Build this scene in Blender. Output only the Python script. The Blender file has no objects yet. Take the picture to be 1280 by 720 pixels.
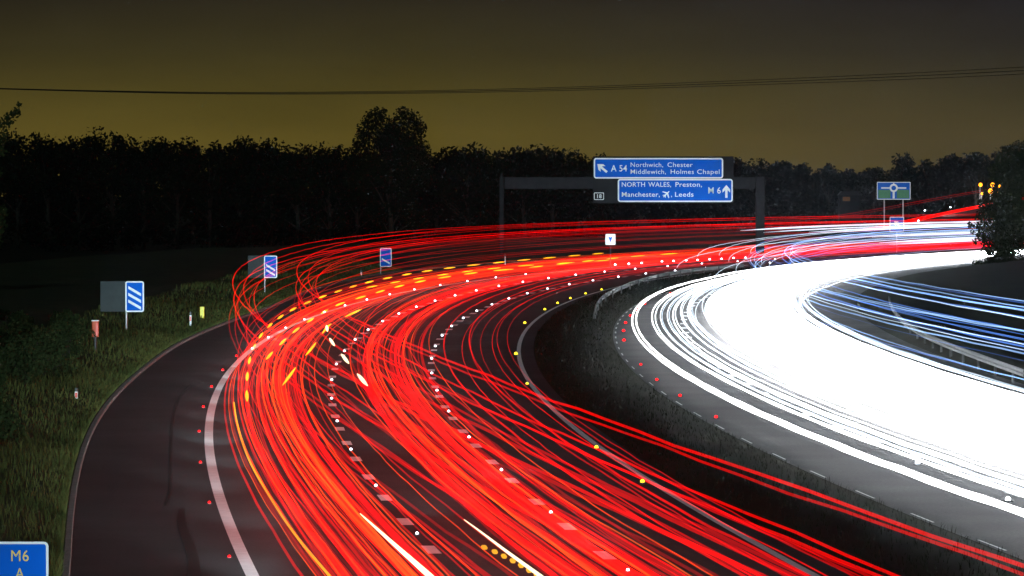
import bpy, math, random
import numpy as np
from mathutils import Vector, Matrix

random.seed(7); RNG = np.random.default_rng(7)
S = bpy.context.scene
COL = S.collection
F, H, YH = 5900.0, 8.0, 240.0            # focal length in photo pixels, eye height, horizon row
PITCH = math.atan((360 - YH) / F)
CP, SP = math.cos(PITCH), math.sin(PITCH)

def ray(u, v):
    x = (u - 640) / F; y = (v - 360) / F
    return x, CP - y * SP, -(SP + y * CP)
def ground(u, v, z=0.0):                  # point of the photo on the level z
    dx, dy, dz = ray(u, v); t = (z - H) / dz
    return Vector((dx * t, dy * t, z))
def at(u, v, Y):                          # point of the photo at the distance Y
    dx, dy, dz = ray(u, v); t = Y / dy
    return Vector((dx * t, Y, H + dz * t))

# ------------------------------------------------------------------ helpers
def tag(o, label=None, cat=None, group=None, kind=None):
    if label: o['label'] = label
    if cat: o['category'] = cat
    if group: o['group'] = group
    if kind: o['kind'] = kind
    return o
def mesh_obj(name, verts, faces, mat, parent=None, origin=None, smooth=False):
    o0 = Vector(origin) if origin is not None else Vector((0, 0, 0))
    v = np.asarray(verts, float).reshape(-1, 3) - np.array(o0)
    me = bpy.data.meshes.new(name); me.from_pydata(v.tolist(), [], faces); me.update()
    if smooth: me.polygons.foreach_set('use_smooth', [True] * len(me.polygons))
    if isinstance(mat, (list, tuple)):
        for m in mat: me.materials.append(m)
    else: me.materials.append(mat)
    o = bpy.data.objects.new(name, me); COL.objects.link(o)
    o.location = o0
    if parent is not None:
        o.parent = parent
    return o
def empty(name, loc, label, cat, group=None, rz=0):
    o = bpy.data.objects.new(name, None); COL.objects.link(o)
    o.location = loc; o.rotation_euler = (0, 0, rz); o.empty_display_size = .3
    return tag(o, label, cat, group)
class MB:                                  # collects solids, builds ONE mesh
    def __init__(s): s.v = []; s.f = []
    def add(s, vs, fs):
        b = len(s.v); s.v += [tuple(p) for p in vs]; s.f += [tuple(i + b for i in q) for q in fs]
    def box(s, x0, x1, y0, y1, z0, z1, b=0.0):
        if b <= 0:
            s.add([(x0,y0,z0),(x1,y0,z0),(x1,y1,z0),(x0,y1,z0),(x0,y0,z1),(x1,y0,z1),(x1,y1,z1),(x0,y1,z1)],
                  [(0,3,2,1),(4,5,6,7),(0,1,5,4),(1,2,6,5),(2,3,7,6),(3,0,4,7)]); return
        pts = [(x0+b,y0),(x1-b,y0),(x1,y0+b),(x1,y1-b),(x1-b,y1),(x0+b,y1),(x0,y1-b),(x0,y0+b)]
        vs = [(x,y,z0) for x,y in pts] + [(x,y,z1) for x,y in pts]
        s.add(vs, [tuple(range(7,-1,-1)), tuple(range(8,16))] + [(i,(i+1)%8,8+(i+1)%8,8+i) for i in range(8)])
    def plate(s, pts, y0, y1):             # polygon in xz, extruded along y (front at y0)
        n = len(pts)
        s.add([(x,y0,z) for x,z in pts] + [(x,y1,z) for x,z in pts],
              [tuple(range(n)), tuple(range(2*n-1,n-1,-1))] + [((i+1)%n,i,n+i,n+(i+1)%n) for i in range(n)])
    def cyl(s, x, y, z0, z1, r0, r1=None, n=10):
        r1 = r0 if r1 is None else r1
        vs = [(x+r0*math.cos(6.2832*i/n), y+r0*math.sin(6.2832*i/n), z0) for i in range(n)] + \
             [(x+r1*math.cos(6.2832*i/n), y+r1*math.sin(6.2832*i/n), z1) for i in range(n)]
        s.add(vs, [tuple(range(n-1,-1,-1)), tuple(range(n,2*n))] + [(i,(i+1)%n,n+(i+1)%n,n+i) for i in range(n)])
    def tube(s, pts, r, n=6):
        v, f = tube_geo(pts, r, n); s.add(v, f)
    def build(s, name, mat, parent=None, smooth=False): return mesh_obj(name, s.v, s.f, mat, parent, None, smooth)
def tube_geo(pts, r, n=6):
    P = np.asarray([tuple(p) for p in pts], float); m = len(P)
    T = np.gradient(P, axis=0); T /= np.linalg.norm(T, axis=1)[:, None] + 1e-12
    up = np.array([0, 0, 1.0]); A = np.cross(T, up)
    ln = np.linalg.norm(A, axis=1); A[ln < 1e-3] = (1, 0, 0); A /= np.linalg.norm(A, axis=1)[:, None]
    B = np.cross(A, T)
    R = np.broadcast_to(np.asarray(r, float), (m,))
    an = np.arange(n) * 2 * math.pi / n
    V = P[:, None] + R[:, None, None] * (np.cos(an)[None, :, None] * A[:, None] + np.sin(an)[None, :, None] * B[:, None])
    fs = [(i*n+j, i*n+(j+1)%n, (i+1)*n+(j+1)%n, (i+1)*n+j) for i in range(m-1) for j in range(n)]
    fs += [tuple(range(n-1,-1,-1)), tuple((m-1)*n+j for j in range(n))]
    return V.reshape(-1, 3).tolist(), fs

# ------------------------------------------------------------------ materials
def mat(name, col, rough=.7, metal=0.0, noise=None, bump=None, col2=None, spec=.5, emit=0, ecol=None):
    m = bpy.data.materials.new(name); m.use_nodes = True; nt = m.node_tree; b = nt.nodes['Principled BSDF']
    b.inputs['Base Color'].default_value = (*col, 1); b.inputs['Roughness'].default_value = rough
    b.inputs['Metallic'].default_value = metal; b.inputs['Specular IOR Level'].default_value = spec
    if noise:
        tc = nt.nodes.new('ShaderNodeTexCoord'); n = nt.nodes.new('ShaderNodeTexNoise')
        n.inputs['Scale'].default_value = noise; n.inputs['Detail'].default_value = 6
        cr = nt.nodes.new('ShaderNodeValToRGB'); cr.color_ramp.elements[0].position = .3; cr.color_ramp.elements[1].position = .7
        cr.color_ramp.elements[0].color = (*col, 1); cr.color_ramp.elements[1].color = (*(col2 or col), 1)
        nt.links.new(tc.outputs['Object'], n.inputs['Vector']); nt.links.new(n.outputs['Fac'], cr.inputs['Fac'])
        nt.links.new(cr.outputs['Color'], b.inputs['Base Color'])
        if bump:
            n2 = nt.nodes.new('ShaderNodeTexNoise'); n2.inputs['Scale'].default_value = bump[0]; n2.inputs['Detail'].default_value = 4
            bp = nt.nodes.new('ShaderNodeBump'); bp.inputs['Strength'].default_value = bump[1]; bp.inputs['Distance'].default_value = .03
            nt.links.new(tc.outputs['Object'], n2.inputs['Vector']); nt.links.new(n2.outputs['Fac'], bp.inputs['Height'])
            nt.links.new(bp.outputs['Normal'], b.inputs['Normal'])
    if emit:
        b.inputs['Emission Color'].default_value = (*(ecol or col), 1); b.inputs['Emission Strength'].default_value = emit
    return m
def glow(name, col, strength, vary=.35, scale=.05, thin=True):
    m = bpy.data.materials.new(name); m.use_nodes = True; nt = m.node_tree; nt.nodes.clear()
    out = nt.nodes.new('ShaderNodeOutputMaterial'); e = nt.nodes.new('ShaderNodeEmission')
    e.inputs['Color'].default_value = (*col, 1); e.inputs['Strength'].default_value = strength
    if vary:
        tc = nt.nodes.new('ShaderNodeTexCoord'); n = nt.nodes.new('ShaderNodeTexNoise'); n.inputs['Scale'].default_value = scale
        n.inputs['Detail'].default_value = 2
        mr = nt.nodes.new('ShaderNodeMapRange'); mr.inputs['From Min'].default_value = .3; mr.inputs['From Max'].default_value = .7
        mr.inputs['To Min'].default_value = strength * (1 - vary); mr.inputs['To Max'].default_value = strength * (1 + vary)
        nt.links.new(tc.outputs['Object'], n.inputs['Vector']); nt.links.new(n.outputs['Fac'], mr.inputs['Value'])
        nt.links.new(mr.outputs['Result'], e.inputs['Strength'])
    if thin:                               # glowing light that hides nothing behind it
        tr = nt.nodes.new('ShaderNodeBsdfTransparent'); ad = nt.nodes.new('ShaderNodeAddShader')
        nt.links.new(e.outputs['Emission'], ad.inputs[0]); nt.links.new(tr.outputs[0], ad.inputs[1])
        nt.links.new(ad.outputs[0], out.inputs['Surface'])
    else: nt.links.new(e.outputs['Emission'], out.inputs['Surface'])
    return m

M = {}
M['asphalt'] = mat('asphalt', (.019,.0195,.0205), .9, noise=.3, col2=(.032,.0325,.034), bump=(40, .5), spec=.3)
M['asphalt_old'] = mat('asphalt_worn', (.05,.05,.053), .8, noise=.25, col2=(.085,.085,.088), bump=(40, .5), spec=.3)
def aggregate(m):
    nt = m.node_tree; b = nt.nodes['Principled BSDF']; src = b.inputs['Base Color'].links[0].from_socket
    tc = nt.nodes.new('ShaderNodeTexCoord'); n = nt.nodes.new('ShaderNodeTexNoise'); n.inputs['Scale'].default_value = 9; n.inputs['Detail'].default_value = 8; n.inputs['Roughness'].default_value = .8
    mr = nt.nodes.new('ShaderNodeMapRange'); mr.inputs['From Min'].default_value = .3; mr.inputs['From Max'].default_value = .7; mr.inputs['To Min'].default_value = .45; mr.inputs['To Max'].default_value = 1.7
    n2 = nt.nodes.new('ShaderNodeTexNoise'); n2.inputs['Scale'].default_value = .06; n2.inputs['Detail'].default_value = 5
    m2_ = nt.nodes.new('ShaderNodeMapRange'); m2_.inputs['From Min'].default_value = .3; m2_.inputs['From Max'].default_value = .7; m2_.inputs['To Min'].default_value = .7; m2_.inputs['To Max'].default_value = 1.3
    mm = nt.nodes.new('ShaderNodeMath'); mm.operation = 'MULTIPLY'
    vm = nt.nodes.new('ShaderNodeVectorMath'); vm.operation = 'SCALE'
    for q in (n, n2): nt.links.new(tc.outputs['Object'], q.inputs['Vector'])
    nt.links.new(n.outputs['Fac'], mr.inputs['Value']); nt.links.new(n2.outputs['Fac'], m2_.inputs['Value'])
    nt.links.new(mr.outputs['Result'], mm.inputs[0]); nt.links.new(m2_.outputs['Result'], mm.inputs[1])
    nt.links.new(src, vm.inputs[0]); nt.links.new(mm.outputs[0], vm.inputs['Scale']); nt.links.new(vm.outputs['Vector'], b.inputs['Base Color'])
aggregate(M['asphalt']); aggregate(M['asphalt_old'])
M['tar'] = mat('tar_seam', (.012,.012,.012), .6, noise=3, col2=(.02,.02,.02))
M['paint'] = mat('road_paint', (.70,.70,.70), .6, noise=2.5, col2=(.88,.88,.88))
M['kerb'] = mat('kerb_concrete', (.09,.09,.085), .9, noise=2, col2=(.15,.15,.145), bump=(20, .4))
M['soil'] = mat('verge_soil', (.010,.012,.005), 1, noise=.4, col2=(.02,.024,.008), bump=(4, .6), spec=.1)
M['field'] = mat('field', (.003,.004,.002), 1, noise=.05, col2=(.007,.008,.004), spec=.05)
M['grass'] = mat('grass_blades', (.022,.032,.007), .95, noise=.25, col2=(.075,.08,.022), spec=.15)
M['grass_dark'] = mat('reserve_grass', (.006,.007,.003), 1, noise=.3, col2=(.013,.015,.006), spec=.1)
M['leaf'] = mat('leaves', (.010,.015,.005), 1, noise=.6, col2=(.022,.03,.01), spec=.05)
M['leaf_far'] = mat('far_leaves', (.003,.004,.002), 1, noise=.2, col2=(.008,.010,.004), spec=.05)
M['bark'] = mat('bark', (.018,.014,.011), .95, noise=3, col2=(.03,.024,.018), spec=.1)
M['steel'] = mat('galvanised_steel', (.32,.33,.34), .5, .6, noise=1.5, col2=(.42,.43,.44))
M['barrier'] = mat('barrier_steel', (.08,.083,.087), .7, .1, noise=1.5, col2=(.13,.133,.138))
M['gantry'] = mat('gantry_steel', (.013,.0135,.015), .8, 0, noise=1.2, col2=(.022,.0225,.025), spec=.1)
M['board'] = mat('sign_backing', (.012,.0125,.014), .8, noise=1, col2=(.018,.0185,.02), spec=.1)
M['grey_board'] = mat('grey_backing', (.04,.048,.05), .8, noise=2, col2=(.055,.063,.065), spec=.1)
M['blue'] = mat('sign_blue', (.003,.10,.55), .85, noise=1.2, col2=(.004,.115,.60), spec=.04)
M['white'] = mat('sign_white', (.78,.8,.82), .8, noise=2, col2=(.86,.87,.88), spec=.1)
M['yellow_txt'] = mat('sign_yellow', (.75,.5,.06), .5, noise=4, col2=(.8,.56,.1))
M['green'] = mat('sign_green', (.02,.16,.07), .6, noise=2, col2=(.03,.2,.09))
M['black'] = mat('black_plastic', (.015,.015,.016), .5, noise=5, col2=(.03,.03,.03))
M['orange'] = mat('orange_plastic', (.45,.05,.012), .6, noise=3, col2=(.5,.07,.02))
M['red_refl'] = mat('red_reflector', (.7,.06,.04), .3, noise=8, col2=(.75,.1,.07))
M['yellow'] = mat('yellow_plastic', (.85,.7,.02), .45, noise=3, col2=(.9,.75,.05))
M['post_white'] = mat('white_plastic', (.7,.7,.7), .5, noise=4, col2=(.8,.8,.8))
M['cable'] = mat('cable', (.008,.008,.007), .9, noise=1, col2=(.012,.012,.01), spec=.05)
M['brick'] = mat('house_wall', (.004,.004,.004), .95, noise=1, col2=(.006,.006,.006), spec=.05)
M['stud_base'] = mat('stud_casting', (.02,.02,.02), .7, 0, noise=9, col2=(.03,.03,.03))
G = {}
G['stud_white'] = glow('stud_glint_white', (.8,.88,1), 6, 0, thin=False)  # stud lenses emit in place of the headlight glint they would reflect
G['stud_red'] = glow('stud_glint_red', (1,.006,.008), 4, 0, thin=False)
G['stud_amber'] = glow('stud_glint_amber', (1,.75,.03), 3, 0, thin=False)
REDS = [glow('tail_red', (1,.0001,.0001), .26), glow('tail_scarlet', (1,.0008,.0002), .37), glow('tail_crimson', (1,.0001,.003), .22),
        glow('tail_deep', (1,.0001,.001), .12), glow('tail_bright', (1,.008,.0005), .6), glow('tail_dim', (1,.0004,.0004), .045)]
ORANGES = [glow('marker_orange', (1,.06,.003), .42), glow('marker_amber', (1,.12,.006), .38)]
G['amber'] = glow('indicator_amber', (1,.42,.01), .95, .3, .1)
G['yellow'] = glow('lamp_yellow', (1,.5,.02), .42)
G['warm'] = glow('warm_white', (1,.82,.5), .9, .2)
WHITES = [glow('head_white', (1,1,1), 1.5, .2), glow('head_cool', (.88,.94,1), 1.15, .25), glow('head_blue_white', (.74,.86,1), .7, .3)]
BLUES = [glow('marker_blue', (.12,.3,.95), .32), glow('marker_pale_blue', (.35,.58,1), .42), glow('marker_dim_blue', (.08,.2,.7), .16),
         glow('marker_ice', (.7,.85,1), .5)]
G['sodium'] = glow('sodium', (1,.36,.012), 3.2, 0, thin=False)
G['window'] = glow('lit_window', (1,.5,.2), .06, 0, thin=False)

# ------------------------------------------------------------------ the road's lines, traced on the ground
L0=[(313,720),(290,660),(272,600),(263,560),(260,530),(265,500),(283,470),(300,448),(347,418),(390,397),(440,380),(470,373),(497,367)]
L1=[(570,718),(538,686),(507,652),(484,626),(465,602),(448,578),(435,558),(425,540),(414,511),(413,487),(417,477),(435,438),(448,424),(473,405),(493,395),(517,386),(540,378),(563,372),(587,366),(613,361),(638,356),(667.5,351.5),(695,348),(723,344.5),(751,341),(781,338),(824,334.5),(839,333.4),(855,332),(870,331),(900.6,329)]
L2=[(757,693),(711,661),(678,633.5),(650,609),(622,584),(602,564),(583,546),(569,530),(560,517),(553,503),(543,487),(540,468),(542,450),(547,432),(555,420),(567,407),(582,397),(597,389),(615,382),(635,375),(655,369),(677,363.5),(702,358),(727,354),(752,349.7),(779.5,346),(813,342.7),(840.5,339.7),(867,337)]
L3=[(1017,715),(953,685),(903,657),(853,628),(820,607),(787,587),(757,563),(723,540),(697,513),(668,485),(653,460),(649,437),(653,420),(662,408),(673,397),(685,389),(698,382),(713,376),(732,370),(752,364)]
LM=[(1280,690),(1169,647),(1058,604),(1017,585),(973,567),(895.5,523.5),(851,497),(818,476),(797,457),(783,440),(776,427),(775,415),(779,403),(784,395),(793,387),(806,379),(836,367),(852,362),(870,357.5)]
def gp(l): return np.array([ground(u, v)[:2] for u, v in l])
def fit(x, y, deg, w=None):
    return np.polynomial.Polynomial.fit(y, x, deg, w=w, domain=[30, 720])
g1 = np.vstack([gp(L1), [(64, 644), (30.5+62, 715), (4.9, 42)]])
X1p = fit(g1[:, 0], g1[:, 1], 7, w=np.sqrt(1 / np.clip(g1[:, 1], 80, 700)))
def X1(Y):
    Y = np.asarray(Y, float); c = np.clip(Y, 38, 700)
    return X1p(c) + (Y - c) * X1p.deriv()(c)
def offs(l, deg=3):
    g = gp(l); d = g[:, 0] - X1(g[:, 1])
    p = np.polynomial.Polynomial.fit(g[:, 1], d, deg, w=np.sqrt(1/g[:,1])); lo, hi = g[:, 1].min(), g[:, 1].max()
    return lambda Y: p(np.clip(Y, lo, hi))
W0, W2, W3, WM = offs(L0), offs(L2), offs(L3), offs(LM, 4)
for w, n in ((W0,'0'),(W2,'2'),(W3,'3'),(WM,'M')): print('off', n, [round(float(w(Y)),2) for Y in (60,100,150,200,300,400,500)])
print('X1', [(Y, round(float(X1(Y)),2)) for Y in (40,60,80,100,150,200,300,400,500,560,600,650,700,800)])
def LEFT(a, Y):                            # a = 0,1,2,3 at the four lines of the left carriageway
    Y = np.asarray(Y, float); a = np.broadcast_to(np.asarray(a, float), Y.shape)
    w = np.stack([W0(Y), 0*Y, W2(Y), W3(Y)])
    i = np.clip(np.floor(a).astype(int), 0, 2); t = a - i
    j = np.arange(len(Y))
    return X1(Y) + w[i, j] * (1 - t) + w[i + 1, j] * t
def RIGHT(a, Y):                           # a = 0 at the reserve edge, 1,2,3 at the lane lines of the right carriageway
    Y = np.asarray(Y, float); s = X1p.deriv()(np.clip(Y, 38, 700))
    return X1(Y) + WM(Y) + np.asarray(a) * 3.7 * np.sqrt(1 + s*s)
KERB=[(84,760),(89,720),(91,670),(96,620),(106,570),(122,530),(152,490),(190,457),(230,428),(270,411),(347,384),(413,358),(447,349),(487,341),(560,334),(640,328.5),(720,324.5),(800,321.5),(900,317.5),(1000,314)]
gk = gp(KERB)
dk = gk[:, 0] - X1(gk[:, 1])
def smooth_interp(ys, vals):
    o = np.argsort(ys); ys, vals = np.array(ys)[o], np.array(vals)[o]
    def f(Y):
        Y = np.asarray(Y, float); acc = 0
        for d in (-14, -7, 0, 7, 14): acc = acc + np.interp(Y + d * np.clip(Y/200, .3, 2), ys, vals)
        return acc / 5
    return f
WK = smooth_interp(gk[:, 1], dk)
def KX(Y): return X1(Y) + WK(Y)
print('kerb', [(Y, round(float(WK(Y)),2)) for Y in (60,100,150,200,300,400,500,600)])

YS = np.concatenate([np.arange(22, 60, 3), np.arange(60, 720, 5), np.arange(720, 1000, 20)]).astype(float)
def sheet(name, cols, mt, smooth=True, kind='structure'):
    """cols: list of arrays of 3D points along the road"""
    n = len(cols[0]); V = np.concatenate([np.asarray(c) for c in cols]).tolist(); m = len(cols)
    fs = [(j*n+i, (j+1)*n+i, (j+1)*n+i+1, j*n+i+1) for j in range(m-1) for i in range(n-1)]
    o = mesh_obj(name, V, fs, mt, None, None, smooth)
    if kind: o['kind'] = kind
    return o
def line3(x, Y, z): return np.stack([x, Y, np.broadcast_to(z, Y.shape)], 1)

# ground, carriageways
mesh_obj('ground', [(-6000,-300,-.6),(6000,-300,-.6),(6000,9000,-.6),(-6000,9000,-.6)], [(0,1,2,3)], M['field'])['kind'] = 'structure'
sheet('left_carriageway', [line3(KX(YS), YS, 0), line3(LEFT(.5,YS), YS, 0), line3(LEFT(3,YS)+.75, YS, 0)], M['asphalt'])
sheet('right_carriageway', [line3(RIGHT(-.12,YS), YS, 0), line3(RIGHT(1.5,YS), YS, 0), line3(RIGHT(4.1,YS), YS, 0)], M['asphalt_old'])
# central reserve: low grassy hump between the carriageways
ra, rb = LEFT(3,YS)+.75, RIGHT(-.12,YS)
sheet('central_reserve', [line3(ra, YS, -.02), line3(ra+.25, YS, .07)] + [line3(ra+.25+(rb-ra-.5)*t, YS, .07+.14*math.sin(math.pi*t)) for t in (.2,.4,.6,.8)] + [line3(rb-.25, YS, .07), line3(rb, YS, -.02)], M['grass_dark'])
# left verge: rises from the kerb
def vz(d, Y): return .12 + np.where(d < 7, .19*d + .35*np.sin(np.clip(d,0,7)/7*1.57)*.8, 1.61) + .05*np.clip(d-7,0,30)*.4 + .12*np.sin(Y*.11+d*.7)*np.clip(d,0,1)
vd = [.14, .6, 1.2, 2, 3, 4.5, 6.5, 9, 14, 24]
sheet('left_verge', [line3(KX(YS)-d, YS, 0) + np.stack([0*YS, 0*YS, vz(d, YS) if d > .2 else .11+0*YS], 1) for d in vd] + [line3(KX(YS)-60, YS, -1)], M['soil'])
kx = KX(YS)
sheet('kerb', [line3(kx+.0, YS, -.05), line3(kx, YS, .11), line3(kx-.02, YS, .125), line3(kx-.15, YS, .125), line3(kx-.15, YS, -.05)], M['kerb'], False)
# right verge beyond the right carriageway
vr = RIGHT(4.1, YS)
sheet('right_verge', [line3(vr, YS, -.02)] + [line3(vr+d, YS, z) for d, z in ((.2,.1),(2,.3),(6,.9),(14,1.6),(40,1.0),(80,-1))], M['grass_dark'])

# painted markings
def stripe(name, fx, w, Ya, Yb, z=.005, mt='paint'):
    Y = np.arange(Ya, Yb, 4.0); x = fx(Y); return sheet(name, [line3(x-w/2, Y, z), line3(x+w/2, Y, z)], M[mt])
stripe('nearside_edge_line', lambda Y: LEFT(0, Y), .28, 24, 640)
stripe('offside_edge_line', lambda Y: LEFT(3, Y), .2, 24, 470)
stripe('far_hard_shoulder_line', lambda Y: RIGHT(3.03, Y), .2, 60, 640)
# tar seam and skid mark on the hard shoulder
def seam(name, pts, w):
    P = [ground(u, v, .006) for u, v in pts]
    xs = np.array([p.x for p in P]); ys = np.array([p.y for p in P]); o = np.argsort(ys)
    Y = np.arange(ys.min(), ys.max(), 2.0); x = np.interp(Y, ys[o], xs[o])
    x = np.convolve(np.pad(x, 4, 'edge'), np.ones(9)/9, 'valid')
    W = np.interp(Y, ys[o], np.array(w)[o] if not np.isscalar(w) else np.full(len(o), w))
    sheet(name, [line3(x-W/2, Y, .006), line3(x+W/2, Y, .006)], M['tar'])
seam('tar_seam', [(240,478),(224,496),(217,515),(214,545),(213,580),(213,612),(215,632)], .09)
seam('tyre_mark', [(214,632),(228,656),(238,680),(244,700),(250,735)], [.12,.22,.26,.26,.28])

# dashes along lane lines: one object for each painted line
def arc_positions(fx, Ya, Yb, step):
    Y = np.arange(Ya, Yb, .5); x = fx(Y); s = np.concatenate([[0], np.cumsum(np.hypot(np.diff(x), np.diff(Y)))])
    return np.interp(np.arange(0, s[-1], step), s, Y)
def dashes(name, fx, Y0, Yb, w=.15, ln=2.3):
    vs, fs = [], []
    for y in arc_positions(fx, Y0, Yb, 9.0):
        ln2 = ln if y < 300 else ln*1.2; ww = w if y < 250 else w*1.35
        a, b = y - ln2/2, y + ln2/2; xa, xb = float(fx(np.array([a]))[0]), float(fx(np.array([b]))[0]); k = len(vs)
        vs += [(xa-ww, a, .005), (xa+ww, a, .005), (xb+ww, b, .005), (xb-ww, b, .005)]; fs.append((k, k+1, k+2, k+3))
    mesh_obj(name, vs, fs, M['paint'])['kind'] = 'structure'
y0 = ground(538, 686)[1]
dashes('nearside_lane_line', lambda Y: LEFT(1, Y), y0 - 54, 600)
y0b = ground(757, 693)[1]
dashes('offside_lane_line', lambda Y: LEFT(2, Y), y0b - 54, 560)
dashes('reserve_edge_line', lambda Y: RIGHT(-.08, Y), 62, 420, .03, 3.2)
dashes('right_lane_line', lambda Y: RIGHT(1, Y), 62, 560)
dashes('right_nearside_lane_line', lambda Y: RIGHT(2, Y), 66, 560)

# ------------------------------------------------------------------ road studs
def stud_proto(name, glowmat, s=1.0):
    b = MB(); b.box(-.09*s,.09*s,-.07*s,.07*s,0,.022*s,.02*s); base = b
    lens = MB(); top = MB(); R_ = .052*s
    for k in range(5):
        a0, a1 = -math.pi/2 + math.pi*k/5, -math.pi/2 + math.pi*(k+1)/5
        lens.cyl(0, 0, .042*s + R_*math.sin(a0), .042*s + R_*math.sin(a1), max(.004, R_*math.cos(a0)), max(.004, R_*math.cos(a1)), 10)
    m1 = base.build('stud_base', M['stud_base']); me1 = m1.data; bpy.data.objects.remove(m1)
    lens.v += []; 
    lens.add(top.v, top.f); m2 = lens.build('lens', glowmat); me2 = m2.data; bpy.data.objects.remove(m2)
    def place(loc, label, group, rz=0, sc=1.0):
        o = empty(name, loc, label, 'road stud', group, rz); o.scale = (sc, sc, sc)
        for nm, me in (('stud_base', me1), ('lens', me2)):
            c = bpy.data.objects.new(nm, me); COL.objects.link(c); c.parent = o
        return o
    return place
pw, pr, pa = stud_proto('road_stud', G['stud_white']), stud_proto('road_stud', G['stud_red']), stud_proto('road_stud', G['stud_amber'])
def studs(place, fx, Y0, Yb, label, group, step=18.0, side=0.0, big=1.0):
    for y in arc_positions(fx, Y0, Yb, step):
        if y < 40: continue
        x = float(fx(np.array([y]))[0]) + side
        place((x, y, .004), label, group, 0, big*float(np.clip(.55 + (y-60)/300, .65, 1.8)))
studs(pw, lambda Y: LEFT(1,Y), y0 + 4.6 - 54, 560, 'white road stud with painted-in glint in the first dashed lane line from the left', 'white studs of the nearside lane line')
studs(pw, lambda Y: LEFT(2,Y), y0b + 4.6 - 54 - 9, 540, 'white road stud with painted-in glint in the second dashed lane line from the left', 'white studs of the offside lane line')
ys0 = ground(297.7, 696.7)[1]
studs(pr, lambda Y: LEFT(0,Y)-.32, ys0 - 36, 236, 'red road stud with painted-in glint beside the solid white edge line of the hard shoulder', 'red studs along the hard shoulder')
studs(pw, lambda Y: LEFT(0,Y), 240, 470, 'pale road stud with painted-in glint on the far solid edge line under red trails', 'pale studs on the far edge line', big=.9)
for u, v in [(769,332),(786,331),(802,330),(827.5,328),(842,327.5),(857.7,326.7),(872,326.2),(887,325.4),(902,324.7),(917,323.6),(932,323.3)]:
    pw(ground(u, v, .004), 'pale road stud with painted-in glint in the far row near the gantry leg', 'pale studs by the slip road nose', 0, 2.3)
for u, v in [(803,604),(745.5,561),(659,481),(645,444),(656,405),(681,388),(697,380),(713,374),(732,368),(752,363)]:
    pa(ground(u, v, .004), 'amber road stud with painted-in glint beside the offside edge line at the reserve', 'amber studs along the reserve', 0, 1.2 if v > 450 else 1.7)
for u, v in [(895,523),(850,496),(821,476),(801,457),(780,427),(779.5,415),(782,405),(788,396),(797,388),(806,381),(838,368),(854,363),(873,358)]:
    pr(ground(u, v, .004), 'red road stud with painted-in glint beside the white-lit carriageway edge', 'red studs along the right carriageway', 0, 1.2 if v > 450 else 1.7)
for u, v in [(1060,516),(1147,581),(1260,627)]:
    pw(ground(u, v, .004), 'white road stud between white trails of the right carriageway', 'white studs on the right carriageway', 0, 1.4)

# ------------------------------------------------------------------ light trails
def trail(pts, r, mt, label, group, n=5):
    v, f = tube_geo(pts, r, n)
    o = mesh_obj('light_trail', v, f, mt, None, tuple(pts[0]), True)
    return tag(o, label, 'light trail', group)
def wander(Y, amp):
    p = RNG.uniform(0, 6.28, 3); L = RNG.uniform(200, 560, 3)
    return amp * sum(np.sin(Y / L[i] * 6.28 + p[i]) for i in range(3)) / 1.7
def bounce(Y, amp=.014):
    return amp * np.sin(Y * RNG.uniform(.25, .5) + RNG.uniform(0, 6)) + amp * .6 * np.sin(Y * RNG.uniform(.7, 1.1))
def Yrange(a, b): return np.concatenate([np.arange(a, min(b, 140), 3.0), np.arange(max(a,140), b, 6.0)])
def pts3(x, Y, z): return np.stack([x, Y, z], 1)

def pick(pool, w): return pool[RNG.choice(len(pool), p=np.array(w)/sum(w))]
LAB = {0: ('thin red tail-light trail filling the nearside lane beside the solid white edge line', 'red trails in the nearside lane'),
       1: ('thin red tail-light trail in the middle lane between the two dashed lines', 'red trails in the middle lane'),
       2: ('red tail-light trail alone in the dark offside lane by the reserve', 'red trails in the offside lane')}
def car(lane, ofs, Ya=36, Yb=720, mats=None, da=0.0):
    Y = Yrange(Ya, Yb); a = lane + .5 + ofs + da * np.clip((Y - 150) / 250, 0, 1)
    x = LEFT(np.clip(a, -1.2, 3.2), Y) + wander(Y, .075); hw = RNG.uniform(.58, .74); z = RNG.uniform(.62, 1.05)
    m = mats or pick(REDS, [2.2,1.4,3,4,.9,2] if lane < 2 else [5,4,3,2,3,.6]); rr = RNG.choice([.016,.022,.03,.042,.06], p=[.28,.32,.22,.12,.06])
    b = bounce(Y)
    for s in (-1, 1):
        trail(pts3(x + s*hw, Y, z + b), rr, m, *LAB[lane])
    if RNG.random() < .15:
        trail(pts3(x + RNG.uniform(-.2,.2), Y, z + RNG.uniform(.2,.5) + b), rr*.5, pick(REDS+ORANGES, [1,2,1,1,2,1,2,1]), *LAB[lane])
for i in range(31): car(0, RNG.normal(-.02, .10))
for i in range(26): car(1, RNG.normal(.05, .095))
for o in (-.2, .02, .1, .2): car(2, o, mats=REDS[1] if o < .1 else REDS[2])
for i in range(3): car(1, .02, da=-.9)
for i in range(5): car(0, .05, da=-1.0, Yb=690)
# orange streaks among the reds
for i in range(30):
    lane = 0 if i < 18 else 1
    Y = Yrange(36, RNG.uniform(250, 620)); x = LEFT(lane + .5 + RNG.normal(0,.2), Y) + wander(Y, .12)
    trail(pts3(x, Y, .75 + RNG.uniform(0,.5) + bounce(Y)), RNG.uniform(.009,.026), pick(ORANGES + [REDS[4]], [2.4,1.4,1.4]),
          'orange side-marker streak running among the red trails of the left carriageway', 'orange streaks among the red trails')
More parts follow.
